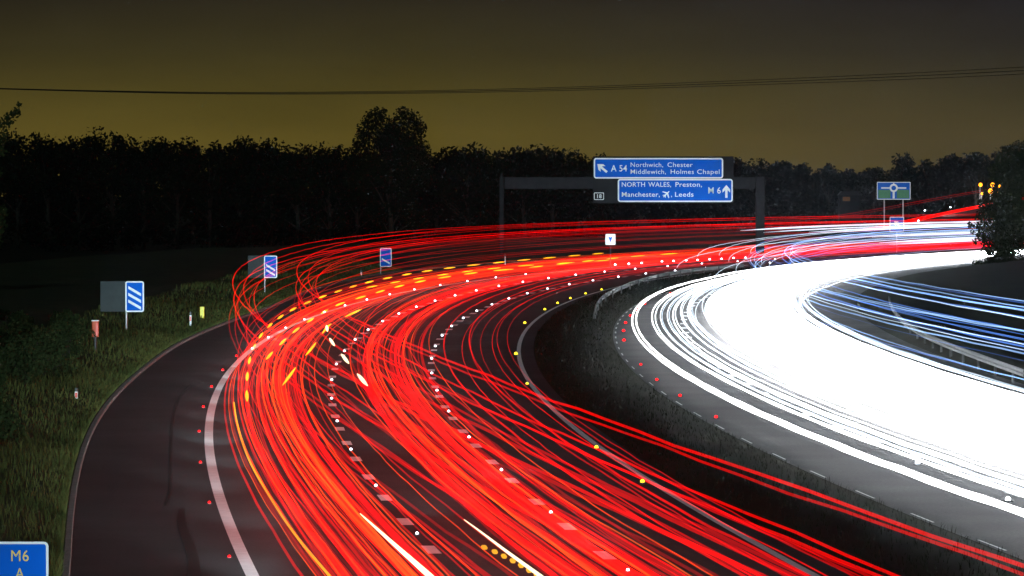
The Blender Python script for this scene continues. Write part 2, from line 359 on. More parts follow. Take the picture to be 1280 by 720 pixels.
# lorries: lights high on the body; they swing wide above the verge
HL = ('red lorry top-light trail riding high and looping out over the left verge', 'high lorry trails over the left verge')
def lorry(ofs, zs, Ya=30, Yb=720, lane=0, th=.026, mats=None, hw=1.15):
    Y = Yrange(Ya, Yb); x = LEFT(lane + .5 + ofs, Y) + wander(Y, .14); b = bounce(Y, .012)
    for z in zs:
        for s in (-1, 1):
            trail(pts3(x + s*(hw if z > 2 else hw-.15), Y, z + b), th*RNG.uniform(.8,1.2), mats or pick(REDS[:3]+REDS[4:5]+ORANGES[:1], [2,3,2,2,2]), *HL)
for o, zs, th, k in ((-.06,[4.95],.018,1),(.05,[4.75],.018,0),(-.02,[4.25,1.4],.016,1),(.07,[4.15],.014,2),(-.05,[4.1,2.2],.016,2),(.0,[3.85],.022,0),
                     (-.07,[3.7],.014,3),(.08,[4.3],.014,1),(.04,[3.0],.016,2),(.06,[2.4],.018,3),(-.03,[3.4],.012,2)):
    lorry(o, zs, th=th*1.15, mats=REDS[k])
lorry(.0, [1.9, 1.2], lane=1, th=.018, mats=REDS[0])

def poly_trail(pts, z, r, mt, label, group=None, n=60, cat='light trail', name='light_trail'):
    P = np.array([tuple(ground(u, v, z)) for u, v in pts]); t = np.arange(len(P)); tt = np.linspace(0, len(P)-1, n)
    Q = np.stack([np.interp(tt, t, P[:, k]) for k in range(3)], 1)
    K = max(3, n // len(P) | 1); pad = np.pad(Q, ((K//2, K//2), (0, 0)), 'edge')
    Q = np.stack([np.convolve(pad[:, k], np.ones(K)/K, 'valid') for k in range(3)], 1)
    return Q
# yellow streak that begins in mid-lane, white streaks near the bottom
Q = poly_trail([(292,500),(296,530),(309,572),(330,610),(365,665),(410,718),(440,752)], .8, 0, 0, '')
trail(Q, .028, G['yellow'], 'golden yellow streak at the left edge of the red trails, starting beside the edge line', None)
Q = poly_trail([(448,640),(470,660),(500,687),(535,718),(560,742)], .9, 0, 0, '')
trail(Q, np.linspace(.012, .075, len(Q)), G['warm'], 'short warm white streak widening towards the bottom in the nearside lane', None)
Q = poly_trail([(578,648),(600,664),(630,687),(670,716),(700,738)], .9, 0, 0, '')
trail(Q, np.linspace(.01, .045, len(Q)), G['warm'], 'thin white streak with yellow dots beside it in the middle lane', None)
def dash_trail(pts, z, r, mt, label, nd, duty=.45, n=400, group=None, taper=True):
    Q = poly_trail(pts, z, 0, 0, '', n=n)
    d = np.concatenate([[0], np.cumsum(np.linalg.norm(np.diff(Q, axis=0), axis=1))])
    L = d[-1] / nd; t = empty('indicator_trail', tuple(Q[0]), label, 'light trail', group)
    for i in range(nd):
        s = np.linspace(i*L, i*L + L*duty, 9)
        P = np.stack([np.interp(s, d, Q[:, k]) for k in range(3)], 1) - Q[0]
        mb = MB(); mb.tube(P, r * np.array([.25,.6,.85,1,1,1,.85,.6,.25]), 6); mb.build('flash', mt, t, True)
    return t
dash_trail([(600,682),(620,690),(645,703),(668,717),(690,732)], .75, .05, G['yellow'], 'row of yellow indicator dots under the thin white streak in the middle lane', 8, .5)
dash_trail([(309,505),(308,478),(311,452),(317,433),(328,416),(342,402),(361,389),(382,379),(405,370),(447,356),(472,350),(497,345),(525,340),(553,336),(585,332),(615,329),(643,326),(700,321),(777,314.5)], .9, .06, G['amber'], 'outer dashed amber indicator trail curving along the hard shoulder towards the slip road', 23, .5)
dash_trail([(330,452),(350,430),(375,408),(417,382.5),(440,375),(467,367),(490,360),(515,354),(540,349),(566,345),(593,341),(620,338),(647,336),(700,330),(760,323.5),(807,319),(877,315)], .9, .06, G['amber'], 'inner dashed amber indicator trail just above the far solid edge line', 19, .5)
dash_trail([(450,361),(520,348),(600,337),(660,331.5),(720,328),(790,323)], .8, .05, G['amber'], 'faint dashed amber indicator trail nearest the far edge line', 9, .45)
dash_trail([(352,483),(362,470),(375,452),(392,433),(408,409),(418,402),(440,392),(470,378)], .9, .055, G['amber'], 'broken amber streak crossing the nearside lane below the edge line', 4, .55)
dash_trail([(408,405),(410,420),(418,432),(431,448),(452,474),(478,502)], 3.2, .05, G['warm'], 'pale flashing lorry lamp streak crossing the nearside dashed line', 4, .5)

# right carriageway: headlights
WLAB = ('white headlight trail inside the overexposed mass of the right carriageway', 'white headlight trails of the right carriageway')
def rtrail(a, z, r, mt, lab, Ya=60, Yb=690, hw=0, amp=.12, ph=None):
    Y = Yrange(Ya, Yb); x = RIGHT(a, Y) + (wander(Y, amp) if ph is None else ph(Y)) + hw
    return trail(pts3(x, Y, z + bounce(Y, .012)), r, mt, *lab)
i = 0
for a in np.linspace(1.42, 2.9, 62):
    rtrail(a + RNG.normal(0,.03), RNG.uniform(.5,.85), RNG.uniform(.06,.12), pick(WHITES, [5,3,.6]), WLAB, amp=.08)
for a in np.linspace(1.6, 2.8, 10): rtrail(a, .6, .2, WHITES[0], WLAB, amp=.05)
OL = ('bright separate white headlight trail along the offside lane next to the reserve', 'separate white trails beside the reserve')
for a, r, m in ((.17,.05,0),(.23,.05,0),(.5,.04,0),(.55,.035,1),(.62,.03,1),(.66,.02,2),(.74,.03,1),(.82,.035,0),(.88,.03,1),(.78,.02,2)):
    rtrail(a, .62, r, WHITES[m], OL, amp=.05)
BL = ('blue-white lorry marker trail sweeping high at the right edge above the far verge', 'blue lorry marker trails at the right')
for k in range(26):
    z = RNG.choice([1.6,2.2,2.6,2.9,3.2,3.6,3.9,4.2], p=[.1,.12,.18,.18,.14,.1,.1,.08]) + RNG.normal(0,.08)
    rtrail(2.5 + RNG.choice([-.32,.32]) + RNG.normal(0,.05), z, RNG.uniform(.012,.034), pick(BLUES, [4,3,3,1.5]), BL, Ya=30)
EL = ('fine white streak at the ragged edge of the white mass', 'fine white streaks at the edge of the white mass')
for k in range(26):
    a = RNG.uniform(.95, 1.5) if k < 15 else 2.9 + abs(RNG.normal(0, .2))
    rtrail(a, RNG.uniform(.5,.9), RNG.uniform(.014,.045), pick(WHITES[1:] + [BLUES[3]], [2,3,2]), EL, amp=.07)
TL = ('thin white lorry-lamp loop curling up from the white mass near the gantry leg', 'white lorry loops near the gantry leg')
for a, z in ((.9,3.2),(1.2,3.9),(1.6,4.0),(1.75,3.6),(1.9,3.0),(1.55,2.4),(2.15,4.1),(2.3,3.5),(2.5,3.0)):
    rtrail(a, z, .02, BLUES[3], TL, Ya=300, Yb=700)
SL = ('soft white headlight smear floating above the far red band left of the gantry leg', 'white smears beyond the red band')
for a, z, Ya, Yb, r in ((-.2,4.3,452,640,.10),(.3,4.1,455,640,.07),(1.0,4.0,470,680,.10),(1.6,3.2,500,700,.12),(1.8,2.6,500,700,.14),(1.2,2.2,520,700,.12)):
    Y = Yrange(Ya, Yb); x = RIGHT(a, Y)
    trail(pts3(x, Y, z + 0*Y), r*np.interp(np.linspace(0,1,len(Y)), [0,.2,1], [.1,1,1]), WHITES[2], *SL)

# slip road climbing away to the right: embankment, road and trails
SLP = [(870,318,560),(960,309,640),(1040,297,720),(1100,285,800),(1160,271,880),(1240,255,980),(1330,240,1080)]
sp = np.array([tuple(at(u, v, Y)) for u, v, Y in SLP])
tt = np.linspace(0, len(SLP)-1, 60)
spc = np.stack([np.interp(tt, np.arange(len(SLP)), sp[:, k]) for k in range(3)], 1)
spc = np.stack([np.convolve(np.pad(spc[:, k], 6, 'edge'), np.ones(13)/13, 'valid') for k in range(3)], 1)
rz0 = np.maximum(spc[:, 2] - .75, .02)
def off(d, zz): return np.stack([spc[:, 0] + d*.45, spc[:, 1] - d*.9, zz], 1)
sheet('slip_road', [off(-4.5, rz0), off(4.5, rz0)], M['asphalt'])
sheet('slip_embankment', [off(30, np.full(60,-.5)), off(14, rz0*.35-.2), off(4.6, rz0-.02), off(-4.6, rz0-.02), off(-14, rz0*.3-.3), off(-30, np.full(60,-.5))], M['grass_dark'])
SLB = ('red trail of traffic climbing the slip road at the far right', 'red trails on the slip road')
for d, z, r, m in ((-1.3,.75,.09,1),(-.9,.9,.06,4),(.2,.7,.09,0),(.6,.8,.07,2),(1.2,.65,.08,4),(1.6,.9,.05,0),(-.3,1.0,.05,1)):
    trail(off(d, np.maximum(spc[:,2]-.75,0)+z), r, REDS[m], *SLB)
HSL = ('faint high red trail arching over the slip road below the roundabout sign', 'high faint red trails over the slip road')
for d, z, m in ((-1.2,3.9,3),(1.3,3.8,3),(.2,4.0,5)):
    trail(off(d, np.maximum(spc[:,2]-.75,0)+z), .035, REDS[m], *HSL)
for u, v, Y in ((1156,264,885),(1188,260,935),(1225,269,900),(1148,277,850)):
    pw(at(u, v, Y), 'white stud with painted-in glint on the climbing slip road', 'white studs on the slip road', 0, 3.2)

# ------------------------------------------------------------------ signs
def rrect(x0, x1, z0, z1, r, n=4):
    pts = []
    for cx, cz, a0 in ((x1-r,z0+r,-90),(x1-r,z1-r,0),(x0+r,z1-r,90),(x0+r,z0+r,180)):
        for k in range(n+1):
            a = math.radians(a0 + 90*k/n); pts.append((cx + r*math.cos(a), cz + r*math.sin(a)))
    return pts
def ring_plate(mb, x0, x1, z0, z1, r, t, y0, y1):
    A = rrect(x0, x1, z0, z1, r); B = rrect(x0+t, x1-t, z0+t, z1-t, max(r-t,.002)); n = len(A)
    vs = [(x,y0,z) for x,z in A] + [(x,y0,z) for x,z in B] + [(x,y1,z) for x,z in A] + [(x,y1,z) for x,z in B]
    fs = []
    for i in range(n):
        j = (i+1) % n
        fs += [(i,j,n+j,n+i), (j,i,2*n+i,2*n+j), (n+i,n+j,3*n+j,3*n+i)]
    mb.add(vs, fs)
def text_mesh(mb, s, size, x, z, y0, align='LEFT', sx=1.0, bold=.0):
    c = bpy.data.curves.new('t', 'FONT'); c.body = s; c.size = size; c.align_x = align; c.extrude = .004; c.offset = bold; c.resolution_u = 3
    c.space_character = 1.06
    o = bpy.data.objects.new('t', c); COL.objects.link(o)
    dg = bpy.context.evaluated_depsgraph_get(); me = o.evaluated_get(dg).to_mesh()
    vs = [(x + v.co.x*sx, y0 - v.co.z, z + v.co.y) for v in me.vertices]; fs = [tuple(p.vertices) for p in me.polygons]
    o.evaluated_get(dg).to_mesh_clear(); bpy.data.objects.remove(o); bpy.data.curves.remove(c)
    mb.add(vs, fs)
def arrow(mb, cx, cz, s, ang, y0, y1):
    base = [(-.16,-.9),(.16,-.9),(.16,.15),(.52,-.2),(.52,.22),(0,.85),(-.52,.22),(-.52,-.2),(-.16,.15)]
    ca, sa = math.cos(ang), math.sin(ang)
    mb.plate([(cx + s*(x*ca - z*sa), cz + s*(x*sa + z*ca)) for x, z in base], y0, y1)

# gantry: Y 538
YG = 538.0; PX = YG / F
def gx(u): return (u - 640) * PX
def gz(v): return at(640, v, YG).z
gan = empty('gantry', (gx(627), YG, 0), 'dark steel sign gantry spanning the left carriageway on two tall legs', 'gantry')
b = MB(); W = gx(950) - gx(627)
def leg(x, w, label=None):
    m = MB(); m.box(x-w/2, x+w/2, -w/2, w/2, -.3, gz(221), .05); m.box(x-w*.7, x+w*.7, -w*.7, w*.7, -.29, .35)
    m.cyl(x, 0, gz(221)+.002, gz(217), .12); m.build('leg', M['gantry'], gan)
leg(0, .5); leg(W, 1.0)
m = MB(); m.box(.32, W-.52, -.5, .5, gz(235), gz(221)-.05, .04)
for k in range(1, 14): m.box(W*k/14-.06, W*k/14+.06, -.54, -.502, gz(235)+.02, gz(221)-.07)
m.build('beam', M['gantry'], gan)
m = MB(); m.box(.33, W-.53, .56, 1.2, gz(235)-.1, gz(235)); m.build('walkway', M['gantry'], gan)
sg = empty('gantry_sign', (gx(742), YG-.75, gz(253)), 'wide blue motorway direction sign on a dark board hung on the gantry', 'road sign')
def lx(u): return gx(u) - gx(742)
def lz(v): return gz(v) - gz(253)
m = MB(); m.box(lx(741), lx(916.5), 0, .12, lz(254), lz(195.5)); m.build('backing_board', M['board'], sg)
m = MB(); m.plate(rrect(lx(742), lx(903.5), lz(223.2), lz(197.5), .3), -.05, -.003)
ep = m.build('exit_panel', M['blue'], sg)
m = MB(); m.plate(rrect(lx(772), lx(915.5), lz(252.5), lz(223.7), .3), -.05, -.003)
ap = m.build('ahead_panel', M['blue'], sg)
m = MB(); ring_plate(m, lx(742), lx(903.5), lz(223.2), lz(197.5), .3, .16, -.06, -.048); m.build('border', M['white'], ep)
m = MB(); ring_plate(m, lx(772), lx(915.5), lz(252.5), lz(223.7), .3, .16, -.06, -.048); m.build('border', M['white'], ap)
YT = -.055
def word(s_, size, u0, u1, v, par, name='lettering', bold=.002):
    m = MB(); text_mesh(m, s_, size, 0, lz(v), YT, bold=bold)
    xs = [p[0] for p in m.v]; k = (lx(u1) - lx(u0)) / (max(xs) - min(xs)); x0 = min(xs)
    m.v = [(lx(u0) + (x - x0)*k, y, z) for x, y, z in m.v]; m.build(name, M['white'], par)
m = MB(); arrow(m, lx(752.3), lz(210), .82, math.radians(50), -.062, -.052); m.build('arrow', M['white'], ep)
word('A 54', 1.02, 763.5, 783.5, 214.2, ep, 'route_number', .012)
word('Northwich,', .74, 788, 828.5, 208.7, ep); word('Chester', .74, 834, 865.5, 208.7, ep)
word('Middlewich,', .74, 788, 832, 217.4, ep); word('Holmes', .74, 838, 867, 217.4, ep); word('Chapel', .74, 871, 899, 217.4, ep)
word('NORTH', .76, 777, 806, 233.4, ap, bold=.006); word('WALES,', .76, 810, 838.5, 233.4, ap, bold=.006); word('Preston,', .76, 844, 877, 233.4, ap, bold=.006)
word('Manchester,', .76, 777, 824.5, 245.8, ap, bold=.006); word(',', .76, 838.5, 839.6, 245.8, ap, bold=.006); word('Leeds', .76, 843.5, 866.5, 245.8, ap, bold=.006)
word('M 6', 1.02, 885, 900.5, 241.8, ap, 'route_number', .008)
m = MB(); arrow(m, lx(907.5), lz(239), .84, 0, -.062, -.052); m.build('arrow', M['white'], ap)
m = MB(); cx, cz = lx(832.3), lz(243); ca = math.radians(45)
pl = [(-.07,-.5),(.07,-.5),(.07,-.3),(.24,-.45),(.24,-.33),(.08,-.12),(.08,.08),(.6,-.15),(.6,.0),(.08,.32),(.06,.55),(0,.62),(-.06,.55),(-.08,.32),(-.6,.0),(-.6,-.15),(-.08,.08),(-.08,-.12),(-.24,-.33),(-.24,-.45),(-.07,-.3)]
m.plate([(cx + .85*(x*math.cos(ca) + z*math.sin(ca)), cz + .85*(-x*math.sin(ca) + z*math.cos(ca))) for x, z in pl], -.062, -.052)
m.build('aeroplane_symbol', M['white'], ap)
m = MB(); ring_plate(m, lx(742.3), lx(754.7), lz(249.8), lz(240.7), .1, .07, -.02, -.003); jn = m.build('junction_plate', M['white'], sg)
m = MB(); text_mesh(m, '18', .62, lx(748.5), lz(247.6), -.012, 'CENTER', bold=.006); m.build('lettering', M['white'], jn)

# countdown markers
def countdown(u0, u1, v0, v1, Y, bars, board, zg, label):
    s = Y / F; cx = (u0+u1)/2; z0, z1 = at(640, v1, Y).z, at(640, v0, Y).z; w = (u1-u0)*s/2
    base = Vector(((cx-640)*s, Y, zg)); t = empty('countdown_marker', base, label, 'road sign', 'countdown markers on the left verge')
    a, bq = z0 - zg, z1 - zg
    m = MB(); m.plate(rrect(-w, w, a, bq, .12), -.03, 0); pn = m.build('panel', M['blue'], t)
    m = MB(); ring_plate(m, -w, w, a, bq, .12, .075, -.038, -.028); m.build('border', M['white'], pn)
    hgt = bq - a
    for k in range(bars):
        zc = a + hgt*(.24 + .22*k) if bars > 1 else a + hgt*.3
        m = MB(); d = .12*hgt; q = .048*hgt
        m.plate([(-w*.68, zc+d-q), (w*.68, zc-d-q), (w*.68, zc-d+q), (-w*.68, zc+d+q)], -.037, -.029); m.build('bar', M['white'], pn)
    m = MB(); m.cyl(-w*.9, .06, -.8, bq-.1, .05); m.build('post', M['steel'], t)
    if board:
        m = MB(); m.box(-w - board, -w-.012, -.02, 0.0, a+.02, bq); m.build('grey_board', M['grey_board'], t)
    return t
countdown(156.5, 180, 351.5, 390, 245, 3, 31*245/F, .9, 'blue countdown marker with three white bars and a grey board beside it')
countdown(330, 346.5, 319.5, 347.5, 345, 2, 20*345/F, .45, 'blue countdown marker with two white bars amid looping red trails')
countdown(475, 489.5, 310, 333.5, 457, 1, 0, .1, 'blue countdown marker with a single white bar, farthest of the three')

# driver location sign
Y = 70.0; s = Y / F
t = empty('location_sign', ((24-640)*s, Y, .45), 'blue location sign with yellow M6 A lettering in the bottom left corner', 'road sign')
zt = at(640, 677, Y).z - .45; zb = zt - 1.25; w = 36*s
m = MB(); m.plate(rrect(-w, w, zb, zt, .07), -.02, 0); m.build('panel', M['blue'], t)
m = MB(); ring_plate(m, -w, w, zb, zt, .07, .036, -.026, -.018); m.build('border', M['white'], t)
for q, sz, dz in (('M6', .24, .29), ('A', .22, .545)):
    m = MB(); text_mesh(m, q, sz, 0, zt-dz, -.022, 'CENTER', sx=.9); m.build('lettering', M['yellow_txt'], t)
for q in (-.25, .25):
    m = MB(); m.cyl(q, .05, -.6, zt-.1, .035); m.build('post', M['steel'], t)

# roundabout direction sign and small signs
Y = 905.0; s = Y / F
t = empty('roundabout_sign', ((1117-640)*s, Y, 2.0), 'blue roundabout map sign with green patches beside the slip road', 'road sign')
c0 = at(640, 249.5, Y).z - 2; c1 = at(640, 227.5, Y).z - 2; w = 21*s
m = MB(); m.plate(rrect(-w, w, c0, c1, .12), -.06, 0); m.build('panel', M['blue'], t)
m = MB(); ring_plate(m, -w, w, c0, c1, .12, .13, -.07, -.058)
m.build('border', M['white'], t)
m = MB(); cz = c0 + (c1-c0)*.66
n = 20
for k in range(n):
    a0, a1 = 6.2832*k/n, 6.2832*(k+1)/n
    m.plate([(.45*math.cos(a0),cz+.45*math.sin(a0)),(.8*math.cos(a0),cz+.8*math.sin(a0)),(.8*math.cos(a1),cz+.8*math.sin(a1)),(.45*math.cos(a1),cz+.45*math.sin(a1))], -.068, -.059)
m.box(-2.4,-.8,-.068,-.0595,cz-.14,cz+.14); m.box(.8,2.4,-.068,-.0595,cz-.14,cz+.14); m.box(-.2,.2,-.068,-.0595,c0+.2,cz-.8); m.box(-.14,.14,-.068,-.0595,cz+.8,c1-.2)
m.build('roundabout_map', M['white'], t)
for x0, x1 in ((-w+.25,-.6),(.6,w-.25)):
    m = MB(); m.box(x0, x1, -.066, -.0595, c0+.25, cz-.35); m.build('green_patch', M['green'], t)
for q in (-1.8, 1.8):
    m = MB(); m.cyl(q,.1,-4.5,c1-.2,.12); m.build('post', M['steel'], t)

Y = 620.0; s = Y / F
t = empty('slip_sign', ((1121-640)*s, Y, 0), 'small pale blue square sign washed out by glare under the roundabout sign', 'road sign')
c0 = at(640, 290, Y).z; c1 = at(640, 271, Y).z; w = 9*s
m = MB(); m.plate(rrect(-w, w, c0, c1, .1), -.04, 0); m.build('panel', M['blue'], t)
m = MB(); ring_plate(m, -w, w, c0, c1, .1, .1, -.05, -.038); m.build('border', M['white'], t)
m = MB(); arrow(m, 0, (c0+c1)/2+.1, .6, math.radians(45), -.05, -.041); m.build('symbol', M['white'], t)
m = MB(); m.cyl(0,.08,-.3,c1-.1,.07); m.build('post', M['steel'], t)
Y = 500.0; s = Y / F
t = empty('square_sign', ((763-640)*s, Y, 0), 'small bright white square sign with a dark emblem below the gantry sign', 'road sign')
c0 = at(640, 306, Y).z; c1 = at(640, 292.5, Y).z; w = 6.2*s
m = MB(); m.plate(rrect(-w, w, c0, c1, .08), -.04, 0); m.build('panel', M['white'], t)
m = MB(); m.plate([(-.22,(c0+c1)/2+.3),(.0,(c0+c1)/2+.2),(.2,(c0+c1)/2+.3),(.12,(c0+c1)/2-.05),(-.02,(c0+c1)/2-.35),(-.1,(c0+c1)/2-.05)], -.046, -.041); m.build('emblem', M['blue'], t)
m = MB(); m.cyl(0,.08,-.3,c1-.1,.06); m.build('post', M['gantry'], t)

# emergency phone, marker posts
Y = 215.0; s = Y / F
t = empty('emergency_phone', ((119-640)*s, Y, .9), 'orange emergency phone box on a dark post in the shrubs of the verge', 'emergency phone')
z0 = at(640, 421, Y).z - .9; z1 = at(640, 401.5, Y).z - .9
m = MB(); m.box(-.15,.15,-.14,.14,z0,z1,.04); m.build('box', M['orange'], t)
m = MB(); m.box(.03,.13,-.152,-.143,z0+.05,z1-.08); m.build('reflector', M['red_refl'], t)
m = MB(); m.box(-.17,.17,-.16,.16,z1+.002,z1+.05,.04); m.build('cap', M['post_white'], t)
m = MB(); m.cyl(0,0,-1.2,z0,.07); m.build('post', M['black'], t)
def marker_post(u, v0, v1, Y, label):
    s = Y / F; z1 = at(640, v0, Y).z; z0 = at(640, v1, Y).z
    t = empty('marker_post', ((u-640)*s, Y, z0-.25), label, 'marker post', 'marker posts on the left verge'); h = z1 - z0 + .25
    m = MB(); m.box(-.06,.06,-.035,.035,-.4,h*.78,.02); m.build('post', M['post_white'], t)
    m = MB(); m.box(-.062,.062,-.037,.037,h*.78,h,.02); m.build('cap', M['black'], t)
    m = MB(); m.box(-.045,.045,-.046,-.0375,h*.42,h*.72); m.build('reflector', M['red_refl'], t)
marker_post(238, 390, 404, 271, 'white marker post with red reflector left of the yellow post')
marker_post(95, 485, 497, 172, 'short white marker post in the near grass below the shrubs')
marker_post(451.5, 337, 349, 442, 'white marker post between the second and third countdown markers')
marker_post(631.5, 318, 328, 520, 'white marker post at the foot of the left gantry leg')
Y = 282.0; s = Y / F
t = empty('yellow_post', ((252.5-640)*s, Y, .3), 'bright yellow post in the verge grass beside the red and white post', 'marker post')
m = MB(); m.box(-.13,.13,-.04,.04,at(640,398.5,Y).z-.3,at(640,383.5,Y).z-.3,.02); m.build('plate', M['yellow'], t)
m = MB(); m.cyl(0,.07,-.5,at(640,386,Y).z-.3,.03); m.build('stake', M['steel'], t)

# crash barrier in the reserve
BP = [(742,404),(744,398),(748,389),(756,380),(773,371.5),(790,363.5),(807,357.5),(828,352),(850,348),(872,345),(900,342),(935,339)]
bq = np.array([tuple(ground(u, v, .0)) for u, v in BP]); tt = np.linspace(0, len(BP)-1, 70)
bc = np.stack([np.interp(tt, np.arange(len(BP)), bq[:, k]) for k in range(3)], 1)
bc = np.stack([np.convolve(np.pad(bc[:, k], 3, 'edge'), np.ones(7)/7, 'valid') for k in range(3)], 1)
t = empty('crash_barrier', tuple(bc[0]), 'grey steel crash barrier curving through the central reserve', 'crash barrier')
rl = bc - bc[0]
prof = [(-.02,.45),(-.06,.5),(-.06,.56),(-.01,.61),(-.06,.66),(-.06,.72),(-.02,.77)]
hh = np.interp(np.arange(70), [0, 8, 69], [.35, 1, 1])
V = []; Fq = []
for d, z in prof: V += [(p[0]+d, p[1]+d, z*hq) for p, hq in zip(rl, hh)]
for d, z in prof[::-1]: V += [(p[0]+d+.012, p[1]+d+.012, z*hq) for p, hq in zip(rl, hh)]
m2 = 2*len(prof)
for j in range(m2):
    for i in range(69): k = (j+1) % m2; Fq.append((j*70+i, k*70+i, k*70+i+1, j*70+i+1))
mesh_obj('rail', V, Fq, M['barrier'], t)
for i in range(2, 70, 4):
    m = MB(); p = rl[i]; m.box(p[0]+.02,p[0]+.12,p[1]+.02,p[1]+.1,-.1,.74*hh[i]); m.build('post', M['barrier'], t)
# far verge barrier at the right
BR = [(1097,384),(1100,396),(1110,409),(1125,423),(1145,436),(1165,446),(1205,462),(1250,480),(1300,500)]
BR2 = [(1111,372),(1114,385),(1124,399),(1142,413),(1165,425),(1189,435),(1235,452),(1290,472)]
for pts, lab in ((BR2, 'pale steel crash barrier on the far verge under the blue trails'),):
    bq = np.array([tuple(ground(u, v, .55)) for u, v in pts]); tt = np.linspace(0, len(pts)-1, 50)
    bc = np.stack([np.interp(tt, np.arange(len(pts)), bq[:, k]) for k in range(3)], 1)
    bc = np.stack([np.convolve(np.pad(bc[:, k], 4, 'edge'), np.ones(9)/9, 'valid') for k in range(3)], 1); rl = bc - bc[0]
    t = empty('crash_barrier', (*bc[0][:2], 0), lab, 'crash barrier')
    V, Fq = [], []
    for d, z in prof: V += [(p[0]+d, p[1]+d, z) for p in rl]
    for d, z in prof[::-1]: V += [(p[0]+d+.012, p[1]+d+.012, z) for p in rl]
    for j in range(m2):
        for i in range(49): k = (j+1) % m2; Fq.append((j*50+i, k*50+i, k*50+i+1, j*50+i+1))
    mesh_obj('rail', V, Fq, M['barrier'], t)
    for i in range(1, 50, 3):
        m = MB(); p = rl[i]; m.box(p[0]+.02,p[0]+.12,p[1]+.02,p[1]+.1,-.1,.74); m.build('post', M['barrier'], t)

# ------------------------------------------------------------------ vegetation
def grass_mesh(name, mt, pts, hs, ws, label, cat):
    n = len(pts); P = np.asarray(pts); an = RNG.uniform(0, 6.28, n)
    dx, dy = np.cos(an)*ws/2, np.sin(an)*ws/2; lean = RNG.normal(0, .28, (n, 2)) * hs[:, None]
    A = P + np.stack([-dx, -dy, 0*dx], 1); B = P + np.stack([dx, dy, 0*dx], 1)
    Mi = P + np.stack([lean[:,0]*.35, lean[:,1]*.35, hs*.6], 1)
    C = Mi + np.stack([dx*.7, dy*.7, 0*dx], 1); D = Mi - np.stack([dx*.7, dy*.7, 0*dx], 1)
    E = P + np.stack([lean[:,0], lean[:,1], hs], 1)
    V = np.stack([A, B, C, D, E], 1).reshape(-1, 3); i = np.arange(n)*5
    fs = np.stack([i, i+1, i+2, i+3], 1).tolist() + np.stack([i+3, i+2, i+4], 1).tolist()
    o = mesh_obj(name, V, fs, mt); return tag(o, label, cat, kind='stuff')
n = 60000
Yg = 55 + 420 * RNG.random(n)**1.7; dg_ = .12 + 5.4 * RNG.random(n)**2.2
patch = .6 + .4*np.sin(Yg*.21 + dg_*1.3) * np.sin(Yg*.07+2)
zg = vz(dg_, Yg); v6 = vz(np.full(n, .6), Yg); zg = np.where(dg_ < .6, .11 + (v6-.11)*np.clip((dg_+.08-.14)/.46, 0, 1), zg)
hs = RNG.uniform(.1,.28,n) * np.clip(.75 + dg_*.3, .75, 1.2) * (.7+.6*patch); ws = RNG.uniform(.015,.03,n) * np.clip(Yg/120, .8, 3)
grass_mesh('verge_grass', M['grass'], np.stack([KX(Yg)-dg_-.08, Yg, zg-.02], 1), hs, ws, 'rough green grass on the verge left of the hard shoulder', 'grass')
n = 16000
Yg = 70 + 420*RNG.random(n)**1.6; q = RNG.random(n); xa = LEFT(3,Yg)+.8; xb = RIGHT(-.12,Yg)-.1
grass_mesh('reserve_grass', M['grass_dark'], np.stack([xa+(xb-xa)*q, Yg, .02+.18*np.sin(math.pi*np.clip(q,.03,.97))], 1), RNG.uniform(.06,.2,n), RNG.uniform(.012,.03,n)*np.clip(Yg/150,.8,3), 'short dark grass covering the central reserve', 'grass')

def leaves(cl, per, leaf, up=.3):
    """cl: clump centres (k,3) with radius (k); returns verts, faces of loose leaf quads"""
    C, R = cl; cnt = np.maximum(6, per*(R/R.mean())**2).astype(int); n = int(cnt.sum())
    d = RNG.normal(size=(n,3)); d /= np.linalg.norm(d,axis=1)[:,None]; rr = RNG.random(n)**.45
    P = np.repeat(C, cnt, 0) + d * (rr*np.repeat(R, cnt))[:,None]
    a = RNG.normal(size=(n,3)); a /= np.linalg.norm(a,axis=1)[:,None]; b = np.cross(a, RNG.normal(size=(n,3))); b /= np.linalg.norm(b,axis=1)[:,None]
    L = leaf*RNG.uniform(.6,1.3,n)[:,None]
    V = np.stack([P-a*L*.5, P+b*L*.3, P+a*L*.5, P-b*L*.3], 1).reshape(-1,3); i = np.arange(n)*4
    return V, np.stack([i,i+1,i+2,i+3],1).tolist()
def tree(x, y, zb, h, w, label, group=None, per=60, leaf=.5, k=34, mt='leaf_far', trunk=.3, top=None, low=.12, name='tree', flat=0):
    t = empty(name, (x, y, zb), label, 'tree', group)
    m = MB(); r = .02*h + .06
    pth = [(0,0,-.5),(.1,0,h*.25),(-.1,.1,h*.5),(.05,0,h*.78)]
    m.tube(pth, [r, r*.8, r*.55, r*.2], 8)
    C = []; R = []
    for i in range(k):
        f = RNG.random()**.8; zz = h*(low + (1-low)*f*.93)
        if flat and i > k*.4: f = flat + (.98-flat)*RNG.random(); zz = h*f*.96
        prof_ = math.sin(math.pi*min(1, .18+(.8 if not flat else .62)*f))**.7; a = RNG.uniform(0,6.28); q = w/2*prof_*math.sqrt(RNG.random())*.95
        C.append((q*math.cos(a), q*math.sin(a)*.8, zz)); R.append(w*RNG.uniform(.09,.19))
    if top:
        for (dx, dz, rr) in top: C.append((dx, 0, dz)); R.append(rr)
    for c in C[:10]: m.tube([(0,0,max(.2*h, c[2]*.55)), (c[0]*.5,c[1]*.5,c[2]*.8), c], [r*.35, r*.2, r*.06], 5)
    m.build('trunk', M['bark'], t)
    v, f = leaves((np.array(C), np.array(R)), per, leaf)
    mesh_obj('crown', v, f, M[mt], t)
    return t
